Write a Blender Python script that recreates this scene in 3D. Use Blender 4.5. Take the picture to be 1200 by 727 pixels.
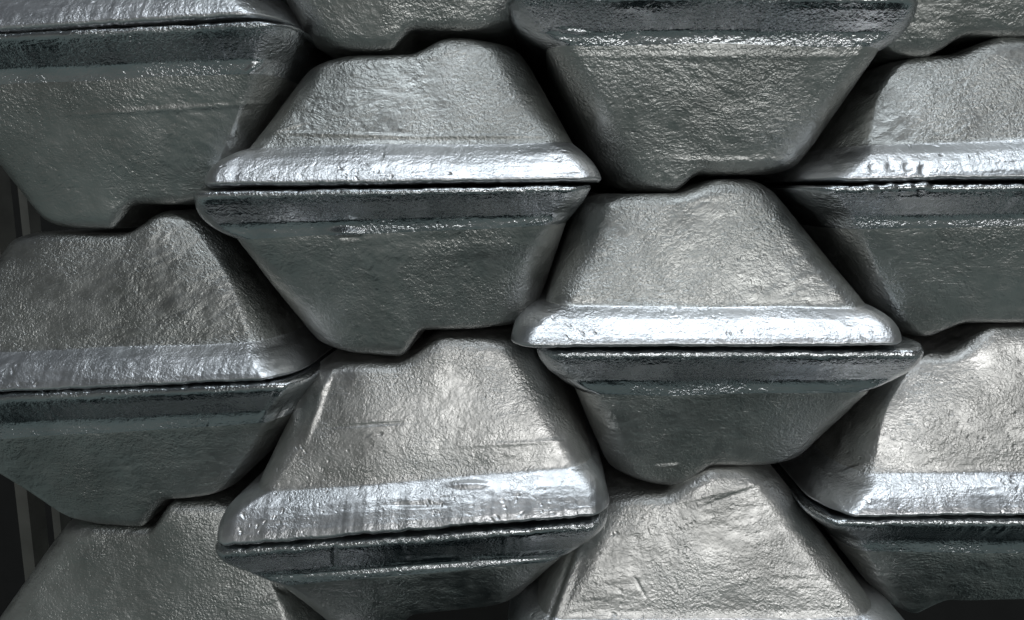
import bpy, math
import numpy as np
from mathutils import Matrix, Vector

for o in list(bpy.data.objects):
    bpy.data.objects.remove(o, do_unlink=True)
scene = bpy.context.scene
col = scene.collection
R = math.radians

# ------------------------------------------------------------------ camera
S = 0.000255                 # metres per photograph pixel on the plane of the ingot noses
D = 0.22                     # camera distance in front of that plane
F = D / S                    # focal length in photograph pixels
CX, CY = 600.0, 363.5
VPX, VPY = 640.0, 225.0      # where lines running straight into the stack vanish
pitch = math.atan((CY - VPY) / F)
yaw = math.atan((VPX - CX) * math.cos(pitch) / F)
BASE = 0.80                  # height of the camera above the bottom of the pile
cam_d = bpy.data.cameras.new("camera")
cam = bpy.data.objects.new("camera", cam_d)
col.objects.link(cam)
cam_d.sensor_width = 36.0
cam_d.lens = 36.0 * F / 1200.0
cam_d.clip_start = 0.005
cam_d.clip_end = 50
ROT = Matrix.Rotation(yaw, 3, 'Z') @ Matrix.Rotation(math.pi / 2 - pitch, 3, 'X')
cam.matrix_world = Matrix.Translation((0, -D, BASE)) @ ROT.to_4x4()
cam_d.dof.use_dof = False
scene.camera = cam
RM = np.array(ROT)

# ------------------------------------------------------------------ world
world = bpy.data.worlds.new("World")
scene.world = world
world.use_nodes = True
nt = world.node_tree
bgn = nt.nodes["Background"]
tc = nt.nodes.new("ShaderNodeTexCoord")
sep = nt.nodes.new("ShaderNodeSeparateXYZ")
mr = nt.nodes.new("ShaderNodeMapRange")
mr.inputs[1].default_value = -1.0
mr.inputs[2].default_value = 1.0
ramp = nt.nodes.new("ShaderNodeValToRGB")
e = ramp.color_ramp.elements
e[0].position = 0.0;  e[0].color = (0.006, 0.009, 0.010, 1)
e[1].position = 1.0;  e[1].color = (0.08, 0.09, 0.105, 1)
for p_, c_ in ((0.085, (0.006, 0.010, 0.011, 1)), (0.15, (0.165, 0.210, 0.208, 1)), (0.30, (0.150, 0.185, 0.178, 1)),
               (0.48, (0.20, 0.215, 0.205, 1)), (0.66, (0.11, 0.115, 0.112, 1))):
    n_ = e.new(p_); n_.color = c_
nt.links.new(tc.outputs["Generated"], sep.inputs[0])
nt.links.new(sep.outputs["Z"], mr.inputs[0])
nt.links.new(mr.outputs[0], ramp.inputs[0])
nt.links.new(ramp.outputs[0], bgn.inputs[0])
bgn.inputs[1].default_value = 0.70

# ------------------------------------------------------------------ lamps
def area(name, loc, target, sx, sy, power, color):
    l = bpy.data.lights.new(name, 'AREA')
    l.shape = 'RECTANGLE'; l.size = sx; l.size_y = sy
    l.energy = power; l.color = color
    o = bpy.data.objects.new(name, l)
    o.location = loc
    d = Vector(target) - Vector(loc)
    o.rotation_euler = d.to_track_quat('-Z', 'Y').to_euler()
    col.objects.link(o)
    return o
area("overhead_lamp", (0.20, -0.44, BASE + 1.45), (0.05, 0.0, BASE), 1.8, 0.6, 11.5, (0.88, 0.95, 1.0))
area("front_lamp", (0.45, -1.7, BASE + 0.44), (0.12, 0.0, BASE - 0.05), 1.5, 0.5, 9.5, (1.0, 0.995, 0.98))

scene.view_settings.view_transform = 'Standard'
scene.view_settings.look = 'None'
scene.view_settings.exposure = 0.0
scene.view_settings.gamma = 1.0
scene.view_settings.use_curve_mapping = False

# ------------------------------------------------------------------ helpers
def unproj(px, py, depth):
    """world X, Z of the photograph point (px, py) on the plane y = depth"""
    px = np.asarray(px, float); py = np.asarray(py, float)
    v = np.stack(np.broadcast_arrays((px - CX) / F, -(py - CY) / F, -1.0 + 0 * px), -1)
    w = v @ RM.T
    t = (depth + D) / w[..., 1]
    return w[..., 0] * t, BASE + w[..., 2] * t

_rng = np.random.RandomState(7)
_perm = _rng.permutation(256); _perm = np.concatenate([_perm, _perm])
_grad = _rng.normal(size=(256, 3)); _grad /= np.linalg.norm(_grad, axis=1)[:, None]
def perlin(x, y, z):
    xi = np.floor(x).astype(int); yi = np.floor(y).astype(int); zi = np.floor(z).astype(int)
    xf = x - xi; yf = y - yi; zf = z - zi
    u = xf**3*(xf*(xf*6-15)+10); v = yf**3*(yf*(yf*6-15)+10); w = zf**3*(zf*(zf*6-15)+10)
    out = 0
    for a in (0, 1):
        for b in (0, 1):
            for c in (0, 1):
                g = _grad[_perm[(_perm[(_perm[(xi+a) & 255] + yi + b) & 255] + zi + c) & 255]]
                d = g[..., 0]*(xf-a) + g[..., 1]*(yf-b) + g[..., 2]*(zf-c)
                out = out + d * (u if a else 1-u) * (v if b else 1-v) * (w if c else 1-w)
    return out
def sm(t):
    t = np.clip(t, 0, 1); return t*t*(3-2*t)

# ------------------------------------------------------------------ materials
def cast_metal(name, c0, c1, r0, r1, grain, streak, pits, rot):
    m = bpy.data.materials.new(name); m.use_nodes = True
    t = m.node_tree; N = t.nodes; L = t.links
    b = N["Principled BSDF"]
    b.inputs["Metallic"].default_value = 1.0
    tc = N.new("ShaderNodeTexCoord"); oi = N.new("ShaderNodeObjectInfo")
    add = N.new("ShaderNodeVectorMath"); add.operation = 'ADD'
    mul = N.new("ShaderNodeVectorMath"); mul.operation = 'SCALE'
    cmb = N.new("ShaderNodeCombineXYZ")
    for k in range(3): L.new(oi.outputs["Random"], cmb.inputs[k])
    L.new(cmb.outputs[0], mul.inputs[0]); mul.inputs["Scale"].default_value = 3.7
    L.new(tc.outputs["Object"], add.inputs[0]); L.new(mul.outputs[0], add.inputs[1])
    def noise(scale, detail=3, rough=0.55, dist=0.0, vec=None):
        n = N.new("ShaderNodeTexNoise"); n.inputs["Scale"].default_value = scale
        n.inputs["Detail"].default_value = detail; n.inputs["Roughness"].default_value = rough
        n.inputs["Distortion"].default_value = dist
        L.new(vec or add.outputs[0], n.inputs["Vector"]); return n
    def mapr(sock, a, bb, c, d):
        q = N.new("ShaderNodeMapRange"); L.new(sock, q.inputs[0])
        for k, val in enumerate((a, bb, c, d)): q.inputs[k+1].default_value = val
        return q.outputs[0]
    # warped, stretched coordinates for the casting wrinkles
    warp = noise(28, 2)
    wv = N.new("ShaderNodeVectorMath"); wv.operation = 'SCALE'; wv.inputs["Scale"].default_value = 0.03
    L.new(warp.outputs["Color"], wv.inputs[0])
    wa = N.new("ShaderNodeVectorMath"); wa.operation = 'ADD'
    L.new(add.outputs[0], wa.inputs[0]); L.new(wv.outputs[0], wa.inputs[1])
    mp = N.new("ShaderNodeMapping"); mp.inputs["Scale"].default_value = (0.5, 1.0, 1.0)
    mp.inputs["Rotation"].default_value = (0, rot, 0)
    L.new(wa.outputs[0], mp.inputs["Vector"])
    wr = noise(820, 2, 0.55, 0.6, mp.outputs[0])
    fine = noise(1150, 2, 0.6, 0.3)
    mid = noise(190, 3, 0.55, 0.4)
    big = noise(26, 3, 0.6, 0.5)
    vor = N.new("ShaderNodeTexVoronoi"); vor.inputs["Scale"].default_value = 330
    vor.feature = 'F1'; L.new(wa.outputs[0], vor.inputs["Vector"])
    pit = mapr(vor.outputs["Distance"], 0.05, 0.30, 0.0, 1.0)
    pm = mapr(noise(60, 2).outputs["Fac"], 0.50, 0.62, 0.0, 1.0)
    pmix = N.new("ShaderNodeMix"); pmix.data_type = 'FLOAT'
    L.new(pm, pmix.inputs[0]); pmix.inputs[2].default_value = 1.0; L.new(pit, pmix.inputs[3])
    # base colour: slow oxide clouds only
    mc = N.new("ShaderNodeMix"); mc.data_type = 'RGBA'
    L.new(mapr(big.outputs["Fac"], 0.34, 0.62, 0, 1), mc.inputs[0])
    mc.inputs[6].default_value = (*c0, 1); mc.inputs[7].default_value = (*c1, 1)
    L.new(mc.outputs[2], b.inputs["Base Color"])
    L.new(mapr(mid.outputs["Fac"], 0.3, 0.7, r0, r1), b.inputs["Roughness"])
    prev = None
    def times(a_, b_):
        q = N.new("ShaderNodeMath"); q.operation = 'MULTIPLY'; L.new(a_, q.inputs[0]); L.new(b_, q.inputs[1]); return q.outputs[0]
    m1 = mapr(noise(38, 2, .5, .8).outputs["Fac"], 0.36, 0.64, 0.12, 1.25)
    m2 = mapr(noise(47, 2, .5, .4, wa.outputs[0]).outputs["Fac"], 0.36, 0.66, 0.25, 1.2)
    mps = N.new("ShaderNodeMapping"); mps.inputs["Scale"].default_value = (0.045, 1.0, 1.0)
    mps.inputs["Rotation"].default_value = (0, rot*.5 + .08, 0); L.new(add.outputs[0], mps.inputs["Vector"])
    scr = mapr(noise(1100, 1, .4, 0.0, mps.outputs[0]).outputs["Fac"], 0.66, 0.72, 0.0, 1.0)
    scr = times(scr, mapr(noise(33, 2).outputs["Fac"], 0.52, 0.6, 0.0, 1.0))
    for sock, dist in ((mid.outputs["Fac"], streak*0.45), (times(wr.outputs["Fac"], m1), streak), (times(fine.outputs["Fac"], m2), grain), (pmix.outputs[0], pits), (scr, -0.00003)):
        bp = N.new("ShaderNodeBump"); bp.inputs["Strength"].default_value = 1.0
        bp.inputs["Distance"].default_value = abs(dist); bp.invert = dist < 0
        L.new(sock, bp.inputs["Height"])
        if prev: L.new(prev, bp.inputs["Normal"])
        prev = bp.outputs["Normal"]
    L.new(prev, b.inputs["Normal"])
    return m
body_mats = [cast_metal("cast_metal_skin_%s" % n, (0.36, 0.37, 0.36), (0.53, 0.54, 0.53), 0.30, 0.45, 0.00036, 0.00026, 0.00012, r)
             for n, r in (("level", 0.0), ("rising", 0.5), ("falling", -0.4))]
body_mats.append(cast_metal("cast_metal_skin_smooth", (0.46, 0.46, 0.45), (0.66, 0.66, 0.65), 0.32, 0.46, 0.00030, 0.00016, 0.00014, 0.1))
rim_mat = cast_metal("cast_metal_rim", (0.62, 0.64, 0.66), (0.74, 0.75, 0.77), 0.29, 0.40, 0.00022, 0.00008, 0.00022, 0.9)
rim_shaded = cast_metal("cast_metal_rim_speckled_shaded", (0.42, 0.45, 0.47), (0.58, 0.60, 0.62), 0.12, 0.24, 0.00040, 0.00020, 0.00012, 0.9)  # rim metal with coarser grain; darker base paints in the downward-facing rims' shade

# ------------------------------------------------------------------ ingots
RIM_UP, RIM_DOWN, BODY_D = 0.0100, 0.0085, 0.0112     # how far the rim slopes back, then the end face
LENGTH = 0.42
NC, NF = 22, 190
NR, NB, NT = 46, 84, 12

def mesh_object(name, verts, quads, extra, normals, mat, parent):
    me = bpy.data.meshes.new(name)
    faces = [tuple(q) for q in quads.tolist()] + extra
    me.from_pydata(verts.tolist(), [], faces)
    me.polygons.foreach_set("use_smooth", [True]*len(quads) + [False]*len(extra))
    me.update()
    if normals is not None:
        me.normals_split_custom_set_from_vertices(normals.tolist())
    me.materials.append(mat)
    o = bpy.data.objects.new(name, me); col.objects.link(o); o.parent = parent
    return o

def ingot(seed, upper, seam, crease, top, step, label, back=0.0, near=(False, False),
          soft=0.0, marks=(), wob=1.1, mat=0, xround=0.0075, ex=(None, None)):
    """seam / crease / top: (xL, yL, xR, yR) outlines read off the photograph; the widest face lies on the seam"""
    sx, sw = step
    seam = (seam[0], seam[1] + (1.4 if upper else -2.6), seam[2], seam[3] + (0.6 if upper else -1.4))
    RIM_D = RIM_UP if upper else RIM_DOWN
    sg = 1.0 if upper else -1.0
    tr = np.linspace(0, 1, NR) ** 1.35            # rim levels, dense at the lip
    tb = np.linspace(0, 1, NB + 1)[1:]
    # ---- front depth profile
    fr = np.interp(tr, [0, .015, .035, .07, .12, .25, .5, .75, 1.0],
                   np.array([.26, .12, .055, .012, 0, .09, .32, .60, 1.0]) * RIM_D)
    if not upper:
        fr = np.interp(tr, [0, .015, .035, .07, .12, .18, .30, .50, .68, .78, .86, .93, 1.0],
                       np.array([.26, .12, .055, .012, 0, .04, .20, .55, .88, .98, 1.0, .992, 1.01]) * RIM_D)
    fb = RIM_D + BODY_D * tb ** (1.0 + 0.12*soft)
    f = np.concatenate([fr, fb])
    nk = 2 + int(4 * soft)
    for _ in range(nk * 3):                        # round the crease
        g = f.copy(); g[NR-10:NR+10] = (f[NR-11:NR+9] + f[NR-10:NR+10] + f[NR-9:NR+11]) / 3; f = g
    f = f + back
    lev = np.concatenate([tr, 1 + tb])
    def edge(i):
        a, c, t = seam[i], crease[i], top[i]
        k = ex[i // 2] or (1.15 if near[i // 2] else (2.6 if upper else 2.1))
        return np.where(lev <= 1, a + (c - a) * np.clip(lev, 0, 1) ** k, c + (t - c) * (lev - 1))
    xl, xr = edge(0), edge(2)
    yl = np.where(lev <= 1, seam[1] + (crease[1]-seam[1])*lev, crease[1] + (top[1]-crease[1])*(lev-1))
    yr = np.where(lev <= 1, seam[3] + (crease[3]-seam[3])*lev, crease[3] + (top[3]-crease[3])*(lev-1))
    def corner(is_near):
        if is_near:
            k = sm((tl_all - 0.7) / 0.9)
            if upper: return 0.0105 - 0.0060*k, 0.021 - 0.011*k
            return 0.0080 - 0.0025*k, 0.013 - 0.005*k
        return 0.0075 + 0.0035*sm((tl_all-.8)/.6), 0.011 + 0*tl_all
    tl_all = lev
    rxl, ryl = corner(near[0])
    rxr, ryr = corner(near[1])
    dl = ryl if near[0] else 0.005
    dr = ryr if near[1] else 0.005
    XL = unproj(xl, yl, f + dl)[0]; XR = unproj(xr, yr, f + dr)[0]
    ZL = unproj(xl, yl, f)[1]; ZR = unproj(xr, yr, f)[1]
    # rounded lip at the very seam also on the flanks
    ins = 0.0012 * np.clip(1 - lev / 0.10, 0, 1) ** 2
    XL = XL + ins; XR = XR - ins
    # ---- fillet into the narrow face
    RZ, RY = 0.0042, 0.0030
    if upper: xround = xround * 0.75
    th = np.linspace(0, math.pi/2, NT)
    zt_len = abs(ZL[-1] - ZL[NR-1])
    tcut = 1 - RZ / zt_len
    body_idx = np.arange(NR, NR + NB)
    newt = (lev[body_idx] - 1) * tcut
    def resample(a):
        b = a.copy(); b[body_idx] = np.interp(newt + 1, lev, a); return b
    XLe, XRe, ZLe, ZRe = XL[-1], XR[-1], ZL[-1], ZR[-1]
    fe = f[-1]
    XL, XR, f = resample(XL), resample(XR), resample(f)
    tl = lev.copy(); tl[body_idx] = 1 + newt
    tt = tcut + (1 - tcut) * np.sin(th[1:])
    c1 = 1 - np.cos(th[1:])
    XL = np.concatenate([XL, np.interp(1+tt, [1+tcut, 2], [XL[-1], XLe]) + xround*c1])
    XR = np.concatenate([XR, np.interp(1+tt, [1+tcut, 2], [XR[-1], XRe]) - xround*c1])
    f = np.concatenate([f, np.interp(1+tt, [1+tcut, 2], [f[-1], fe]) + RY*c1])
    tl = np.concatenate([tl, 1 + tt])
    # side outline eased into the fillet a little earlier
    ez = np.clip((tl - 1.72) / 0.28, 0, 1) ** 2 * 0.0016
    XL = XL + ez; XR = XR - ez
    NV = len(tl)
    tl_all = tl
    (rxl, ryl), (rxr, ryr) = corner(near[0]), corner(near[1])
    # ---- columns
    ph = np.linspace(0, math.pi/2, NC)
    p = 1.3
    pl, pr = (1.2 if near[0] else 1.05), (1.2 if near[1] else 1.05)
    cxl = 1 - np.cos(ph)**pl; cyl = 1 - np.sin(ph)**pl
    cxr = 1 - np.cos(ph)**pr; cyr = 1 - np.sin(ph)**pr
    V = np.zeros((NV, 2*NC + NF, 3))
    U = np.zeros((NV, 2*NC + NF))
    uf = np.linspace(0, 1, NF + 2)[1:-1]
    for j in range(NV):
        xa, xb = XL[j], XR[j]
        X = np.concatenate([xa + rxl[j]*cxl, (xa+rxl[j]) + uf*((xb-rxr[j]) - (xa+rxl[j])), (xb - rxr[j]*cxr)[::-1]])
        Y = np.concatenate([f[j] + ryl[j]*cyl, np.full(NF, f[j]), (f[j] + ryr[j]*cyr)[::-1]])
        U[j] = (X - xa) / (xb - xa)
        V[j, :, 0] = X; V[j, :, 1] = Y + 0.0040 * np.clip((tl[j] - 0.9)*1.2, 0, 1) * np.abs(2*U[j] - 1)**2.5
    # heights
    zs_l, zs_r = unproj(seam[0], seam[1], back)[1], unproj(seam[2], seam[3], back)[1]
    zc_l, zc_r = unproj(crease[0], crease[1], RIM_D+back)[1], unproj(crease[2], crease[3], RIM_D+back)[1]
    xmid = unproj(sx, top[1], RIM_D+BODY_D+back)[0]
    hw = sw * S * (0.66 if upper else 0.60)
    t_ = tl[:, None]
    zseam = zs_l + (zs_r - zs_l)*U; zcr = zc_l + (zc_r - zc_l)*U
    st = sm((V[:, :, 0] - (xmid - hw)) / (2*hw))
    zt_lin = ZLe + (ZRe - ZLe) * U
    ztop = ZLe + (ZRe - ZLe) * st
    ztop += 0.0004 * perlin(V[:, :, 0]*70 + seed*3.1, V[:, :, 0]*0 + seed, V[:, :, 1]*0 + 0.5)
    # seam line waviness
    wv = (0.0007*perlin(V[:, :, 0]*45, V[:, :, 0]*0 + seed*1.7, V[:, :, 1]*0+.3)
          + 0.00045*perlin(V[:, :, 0]*230, V[:, :, 0]*0 + seed*2.3, V[:, :, 1]*0+.7)
          + 0.00028*perlin(V[:, :, 0]*700, V[:, :, 0]*0 + seed*4.3, V[:, :, 1]*0+.7)) * wob
    zseam = zseam + sg * np.abs(wv) 
    zcr = zcr + 0.0012*perlin(V[:, :, 0]*30, V[:, :, 0]*0 + seed*2.9, V[:, :, 1]*0+.1)
    Z = np.where(t_ <= 1, zseam + (zcr - zseam)*np.clip(t_, 0, 1), zcr + (zt_lin - zcr)*np.clip(t_-1, 0, 1) + (ztop - zt_lin)*np.clip(t_-1, 0, 1)**5)
    V[:, :, 2] = Z
    def normals(V):
        du = np.gradient(V, axis=1); dv = np.gradient(V, axis=0)
        n = np.cross(du, dv) * sg
        n /= np.linalg.norm(n, axis=2)[..., None] + 1e-12
        return n
    n = normals(V)
    # ---- relief
    x, y, z = V[..., 0], V[..., 1], V[..., 2]
    o = seed * 5.37
    body = sm((tl - 0.98) / 0.1)[:, None]
    a1 = perlin(x*32 + o, y*32, z*32 + o)
    a2 = perlin(x*85 + o, y*85, z*85)
    wx = x + 0.004*perlin(x*60, y*60 + o, z*60); wz = z + 0.004*perlin(x*60 + 9, y*60 + o, z*60)
    ang = (0.0, 0.5, -0.45, 0.1)[mat]
    sx_ = wx*math.cos(ang) + wz*math.sin(ang); sz_ = -wx*math.sin(ang) + wz*math.cos(ang)
    a3 = perlin(sx_*150 + o, y*200, sz_*430)
    a4 = perlin(x*330, y*330 + o, z*330)
    a5 = perlin(x*620 + o, y*620, z*620)
    patch = sm(perlin(x*22 + o + 4, y*22, z*22)*1.4 + 0.5)
    fade = np.minimum(1, np.minimum(U, 1 - U) * 30 + 0.35)
    amp = 0.0010*a1*(0.35+0.65*body) + 0.00022*a2*(.5+.5*body) + (0.00020*a3*(0.3+0.9*patch))*body + 0.00008*a4 + 0.00006*a5
    amp += (1-body) * 0.00008*perlin(x*120 + o, y*120, z*700)
    pxg = None
    if marks:
        # photograph coordinates of every vertex, to set single dents and beads on the casting
        rel = np.stack([x, y + D, z - BASE], -1) @ RM
        pxg = CX + F * rel[..., 0] / -rel[..., 2]; pyg = CY - F * rel[..., 1] / -rel[..., 2]
        for (mx, my, ax, ay, rot, h) in marks:
            c, s_ = math.cos(rot), math.sin(rot)
            dx, dy = pxg - mx, pyg - my
            q = ((dx*c + dy*s_)/ax)**2 + ((-dx*s_ + dy*c)/ay)**2
            amp = amp + h * np.exp(-q**1.5)
    V = V + n * (amp * fade)[..., None]
    n = normals(V)
    # ---- root at the ingot's base
    ctr = Vector(((XL[0]+XR[0])/2, back + 0.1, float(min(V[..., 2].min(), V[..., 2].max()))))
    root = bpy.data.objects.new("metal_ingot", None); col.objects.link(root)
    root.empty_display_size = 0.02
    root.location = ctr
    root['label'] = label; root['category'] = 'ingot'; root['group'] = 'cast metal ingots stacked in interlocking pairs'
    W = V - np.array(ctr)
    yb = LENGTH + back - ctr.y
    NU = V.shape[1]
    def piece(name, r0, r1, mat_, close_low, close_high):
        rows = W[r0:r1+1]; nr = rows.shape[0]
        vs = rows.reshape(-1, 3); ns = n[r0:r1+1].reshape(-1, 3)
        idx = np.arange(nr*NU).reshape(nr, NU)
        q = np.stack([idx[:-1, :-1], idx[:-1, 1:], idx[1:, 1:], idx[1:, :-1]], -1).reshape(-1, 4)
        # rear outline
        def rear(pts):
            r = pts.copy(); r[:, 1] = yb; r[:, 0] *= 0.965; return r
        base = len(vs)
        Lr = rear(rows[:, 0]); Rr = rear(rows[:, -1])
        li = base + np.arange(nr); ri = base + nr + np.arange(nr)
        vs = np.concatenate([vs, Lr, Rr])
        nl = n[r0:r1+1, 0].copy(); nl[:, 1] = 0; nl /= np.linalg.norm(nl, axis=1)[:, None] + 1e-9
        nr_ = n[r0:r1+1, -1].copy(); nr_[:, 1] = 0; nr_ /= np.linalg.norm(nr_, axis=1)[:, None] + 1e-9
        ns = np.concatenate([ns, nl, nr_])
        ql = np.stack([li[:-1], idx[:-1, 0], idx[1:, 0], li[1:]], -1)
        qr = np.stack([idx[:-1, -1], ri[:-1], ri[1:], idx[1:, -1]], -1)
        quads = [q, ql, qr]
        sides = []
        for which, on in ((0, close_low), (nr-1, close_high)):
            if not on: sides.append(None); continue
            b0 = len(vs)
            fr_ = rows[which].copy(); rr = rear(rows[which])
            vs = np.concatenate([vs, fr_, rr])
            flat = np.tile(np.array([0, 0, (-sg if which == 0 else sg)]), (2*NU, 1))
            ns = np.concatenate([ns, flat])
            a = b0 + np.arange(NU); bb = b0 + NU + np.arange(NU)
            k = np.stack([a[:-1], bb[:-1], bb[1:], a[1:]], -1)
            if which: k = k[:, ::-1]
            quads.append(k); sides.append(bb)
        quads = np.concatenate(quads)
        ring = list(li[::-1]) + (list(sides[0][1:-1]) if sides[0] is not None else []) + list(ri) + \
               (list(sides[1][1:-1][::-1]) if sides[1] is not None else [])
        back_face = [tuple(int(i) for i in ring)]
        if not upper:
            quads = quads[:, ::-1]; back_face = [back_face[0][::-1]]
        mesh_object(name, vs, quads, back_face, ns, mat_, root)
    piece("rim", 0, NR-1, rim_mat if upper else rim_shaded, True, False)
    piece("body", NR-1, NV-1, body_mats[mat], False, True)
    return root

IN = []
FAR = 0.005
# first column from the left
IN.append(ingot(1, True, (-125, 44, 352, 18), (-75, 4, 316, -26), (20, -150, 215, -172), (130, 40),
    "ingot at the top left corner showing only its pale rim and dark slanting end", FAR, (False, True), mat=0))
IN.append(ingot(2, False, (-125, 47, 356, 22), (-72, 104, 334, 84), (42, 268, 252, 240), (142, 36),
    "very dark ingot face under the pale rim in the top left corner", FAR, (False, True), mat=2, soft=1.0,
    marks=((300, 78, 14, 5, -0.6, .0006), (200, 128, 120, 3, -0.06, .0003))))
IN.append(ingot(3, True, (-120, 467, 370, 446), (-72, 416, 345, 400), (2, 274, 236, 246), (165, 46),
    "dull grey streaked ingot at the left edge, its pale rim ending at a dark corner", FAR, (False, True), mat=1, soft=.5))
IN.append(ingot(4, False, (-120, 470, 370, 449), (-70, 520, 346, 494), (68, 618, 268, 590), (178, 40),
    "smooth greenish ingot at the left edge with a scraped pale right corner", FAR, (False, True), mat=0,
    marks=((322, 470, 22, 4, -0.9, .0007), (335, 478, 20, 3, -0.95, -.0006))))
IN.append(ingot(5, True, (-105, 862, 428, 852), (-60, 812, 402, 804), (72, 618, 288, 594), (188, 30),
    "grey ingot in the bottom left corner, its rim out of view", FAR, (False, True), mat=1,
    marks=((318, 702, 12, 4, -.4, .0005), (328, 690, 10, 3, .5, -.0005))))
# second column
IN.append(ingot(6, False, (215, -190, 700, -195), (262, -140, 662, -145), (362, 58, 612, 34), (470, 30),
    "ingot cut by the top edge left of centre, only dark notched underside showing", 0.001, mat=0))
IN.append(ingot(7, True, (235, 219, 707, 213), (286, 172, 672, 167), (358, 64, 604, 41), (502, 44),
    "grainy grey ingot with a straight bluish rim, left of centre near the top", 0.0, mat=0,
    ex=(2.6, 1.7), marks=((410, 158, 90, 2.2, 0.03, .0004), (560, 160, 70, 2.0, 0.0, .0004), (330, 152, 30, 2.2, -.3, .0004))))
IN.append(ingot(8, False, (222, 226, 696, 217), (272, 281, 664, 264), (370, 417, 620, 389), (482, 30),
    "dark rimmed ingot left of centre with a small round metal bead under the rim", 0.0, mat=2,
    ex=(2.8, 1.15), marks=((406, 273, 15, 5, 0.02, .0016), (408, 277, 12, 3, 0.02, -.0010), (550, 292, 110, 10, -.05, .0003))))
IN.append(ingot(9, True, (250, 644, 716, 606), (298, 578, 694, 546), (364, 427, 618, 397), (492, 56),
    "scratched pale ingot with the thickest bright rim, which slopes down to the left", -0.002, mat=3, soft=1.6, wob=1.8,
    ex=(2.6, 1.9), marks=((372, 480, 4, 34, 0.35, .0006), (430, 498, 55, 1.4, -0.06, -.0003), (548, 568, 22, 4, 0, .0008),
           (600, 520, 90, 2.0, -.06, .00015), (490, 592, 30, 3, 0, -.0005), (380, 452, 4, 22, .5, .0006))))
IN.append(ingot(10, False, (248, 648, 714, 611), (318, 689, 668, 657), (392, 760, 606, 718), (470, 40),
    "dark ingot at the bottom under the thickest bright rim, its own rim creased", 0.0, mat=0, wob=2.0,
    marks=((392, 652, 3, 12, 0, -.0009), (520, 662, 160, 1.8, -.07, -.0007))))
# third column
IN.append(ingot(11, False, (590, -8, 1082, -6), (640, 52, 1036, 54), (726, 226, 938, 203), (806, 30),
    "dark greenish ingot right of centre at the top, its rough dark rim glittering", 0.001, mat=2, soft=.8, wob=1.6,
    marks=((672, 36, 16, 2.2, .1, .0009), (850, 188, 60, 4, 0, .0004), (850, 66, 190, 4, 0, .0002))))
IN.append(ingot(12, True, (598, 408, 1062, 406), (640, 358, 1020, 361), (684, 228, 906, 211), (820, 46),
    "wrinkled pale ingot right of centre with a brilliant white rim", -0.003, mat=1, wob=.9))
IN.append(ingot(13, False, (628, 413, 1088, 411), (674, 464, 1026, 461), (718, 572, 944, 550), (818, 34),
    "dark rimmed ingot right of centre, directly under the brilliant white rim", 0.001, mat=0,
    marks=((782, 546, 14, 1.6, -.1, .0006), (660, 470, 18, 3, .1, .0006))))
IN.append(ingot(14, True, (590, 796, 1090, 796), (630, 726, 1026, 722), (702, 582, 908, 554), (806, 60),
    "bright smooth ingot face at the bottom edge, right of centre, without visible rim", -0.004, mat=3, soft=1.0,
    marks=((750, 688, 1.3, 14, -.5, -.0003), (793, 684, 1.2, 10, -.4, -.0002),
           (664, 690, 4, 44, .35, .0010), (656, 690, 2.5, 44, .35, -.0007), (860, 573, 60, 3, -.25, .0003), (860, 581, 40, 2.0, -.35, -.0003))))
# fourth column
IN.append(ingot(15, False, (880, -196, 1370, -196), (930, -140, 1330, -140), (1012, 64, 1290, 40), (1112, 40),
    "ingot in the top right corner, only a strip of its underside with one notch showing", FAR, (True, False), mat=0))
IN.append(ingot(16, True, (925, 213, 1402, 209), (962, 172, 1362, 158), (1036, 62, 1290, 42), (1150, 46),
    "ingot at the right edge with four small nicks in its pale rim", FAR, (True, False), mat=1,
    marks=tuple((x_, y_, 5, 7, -.3, -.0005) for x_, y_ in ((1023, 197), (1044, 195), (1064, 195), (1082, 200))))) 
IN.append(ingot(17, False, (925, 219, 1402, 213), (966, 268, 1362, 262), (1054, 402, 1290, 381), (1110, 46),
    "ingot at the right edge with four pale blobs knocked into its dark rim", FAR, (True, False), mat=0,
    marks=tuple((x_, y_, 8, 6, 0, .0009) for x_, y_ in ((1020, 222), (1043, 220), (1063, 220), (1081, 217)))))
IN.append(ingot(18, True, (935, 607, 1400, 603), (966, 556, 1368, 548), (1052, 414, 1290, 386), (1140, 50),
    "pale pitted ingot at the lower right edge with a broad pinkish white rim", FAR-.003, (True, False), mat=3, soft=1.4,
    marks=((1000, 549, 14, 1.8, -.35, .0007), (978, 520, 5, 10, .3, -.0006), (986, 512, 5, 10, .3, .0006))))
IN.append(ingot(19, False, (935, 611, 1400, 608), (974, 648, 1368, 646), (1044, 730, 1290, 707), (1092, 40),
    "ingot in the bottom right corner with a slim blue black rim", FAR-.002, (True, False), mat=0))

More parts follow.
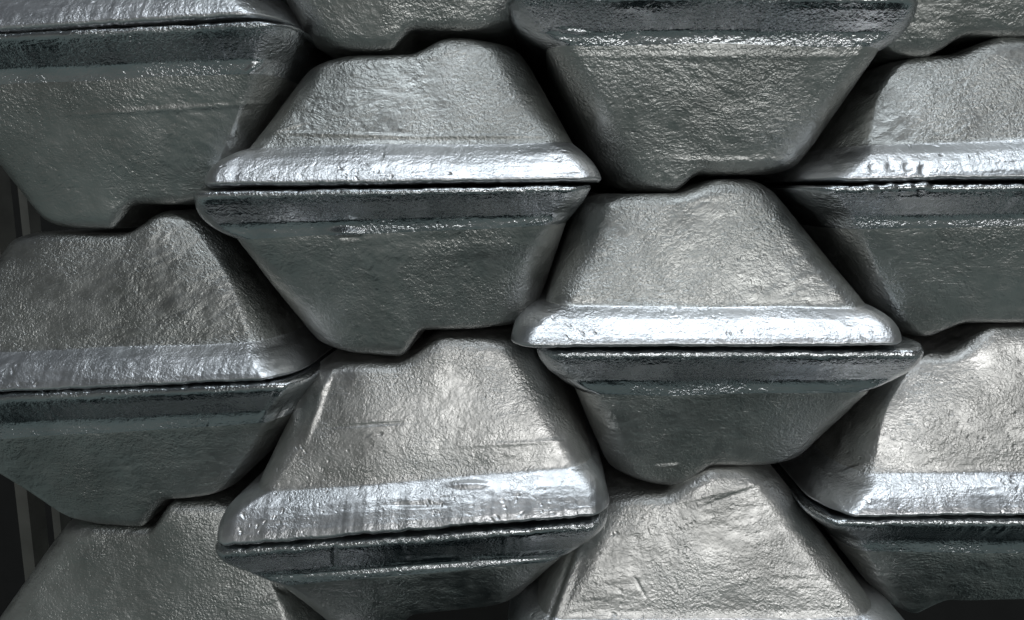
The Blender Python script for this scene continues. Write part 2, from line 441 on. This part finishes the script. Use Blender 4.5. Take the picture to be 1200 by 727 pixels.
# ------------------------------------------------------------------ beyond the stack on the left
def steel(name, c, r):
    m = bpy.data.materials.new(name); m.use_nodes = True
    N = m.node_tree.nodes; L = m.node_tree.links; b = N["Principled BSDF"]
    n = N.new("ShaderNodeTexNoise"); n.inputs["Scale"].default_value = 45; n.inputs["Detail"].default_value = 5
    tc = N.new("ShaderNodeTexCoord"); L.new(tc.outputs["Object"], n.inputs["Vector"])
    rp = N.new("ShaderNodeValToRGB")
    rp.color_ramp.elements[0].position = .3; rp.color_ramp.elements[1].position = .7
    rp.color_ramp.elements[0].color = (*[k*.6 for k in c], 1); rp.color_ramp.elements[1].color = (*c, 1)
    L.new(n.outputs["Fac"], rp.inputs[0]); L.new(rp.outputs[0], b.inputs["Base Color"])
    b.inputs["Roughness"].default_value = r
    bp = N.new("ShaderNodeBump"); bp.inputs["Distance"].default_value = .0006
    L.new(n.outputs["Fac"], bp.inputs["Height"]); L.new(bp.outputs[0], b.inputs["Normal"])
    return m
post_mat = steel("weathered_grey_steel", (0.10, 0.10, 0.09), .6)
wall_mat = steel("near_black_wall", (0.008, 0.008, 0.008), .9)  # near-black backdrop closing the gaps behind the stack

def prism(name, pts, z0, z1, mat, parent=None):
    """closed outline pts (x, y) extruded from z0 to z1"""
    n = len(pts)
    vs = [(x, y, z0) for x, y in pts] + [(x, y, z1) for x, y in pts]
    fs = [(i, (i+1) % n, n + (i+1) % n, n + i) for i in range(n)] + [tuple(range(n))[::-1], tuple(range(n, 2*n))]
    me = bpy.data.meshes.new(name); me.from_pydata(vs, [], fs); me.update(); me.materials.append(mat)
    o = bpy.data.objects.new(name, me); col.objects.link(o); o.parent = parent
    return o
def channel(px, py, y, w, d, label):
    """upright steel channel whose face is seen at (px, py)"""
    x = float(unproj(px, py, y)[0]); t = .002
    pts = [(-w/2, 0), (w/2, 0), (w/2, d), (w/2-t, d), (w/2-t, t), (-w/2+t, t), (-w/2+t, d), (-w/2, d)]
    o = prism("steel_upright", pts, 0, 0.9, post_mat)
    o.location = (x, y, BASE - 0.5)
    o['label'] = label; o['category'] = 'post'; o['group'] = 'steel uprights standing left of the stack'
    return o
channel(26, 590, 0.13, 0.0062, 0.012, "pale narrow steel upright crossing the black gap at the lower left edge")
channel(66, 610, 0.30, 0.0060, 0.012, "slimmer grey steel upright half hidden behind the ingots at the lower left")

w = prism("wall", [(-1.6, 0.50), (1.2, 0.50), (1.2, 0.56), (-1.6, 0.56)], 0.0, 1.6, wall_mat)
w['kind'] = 'structure'
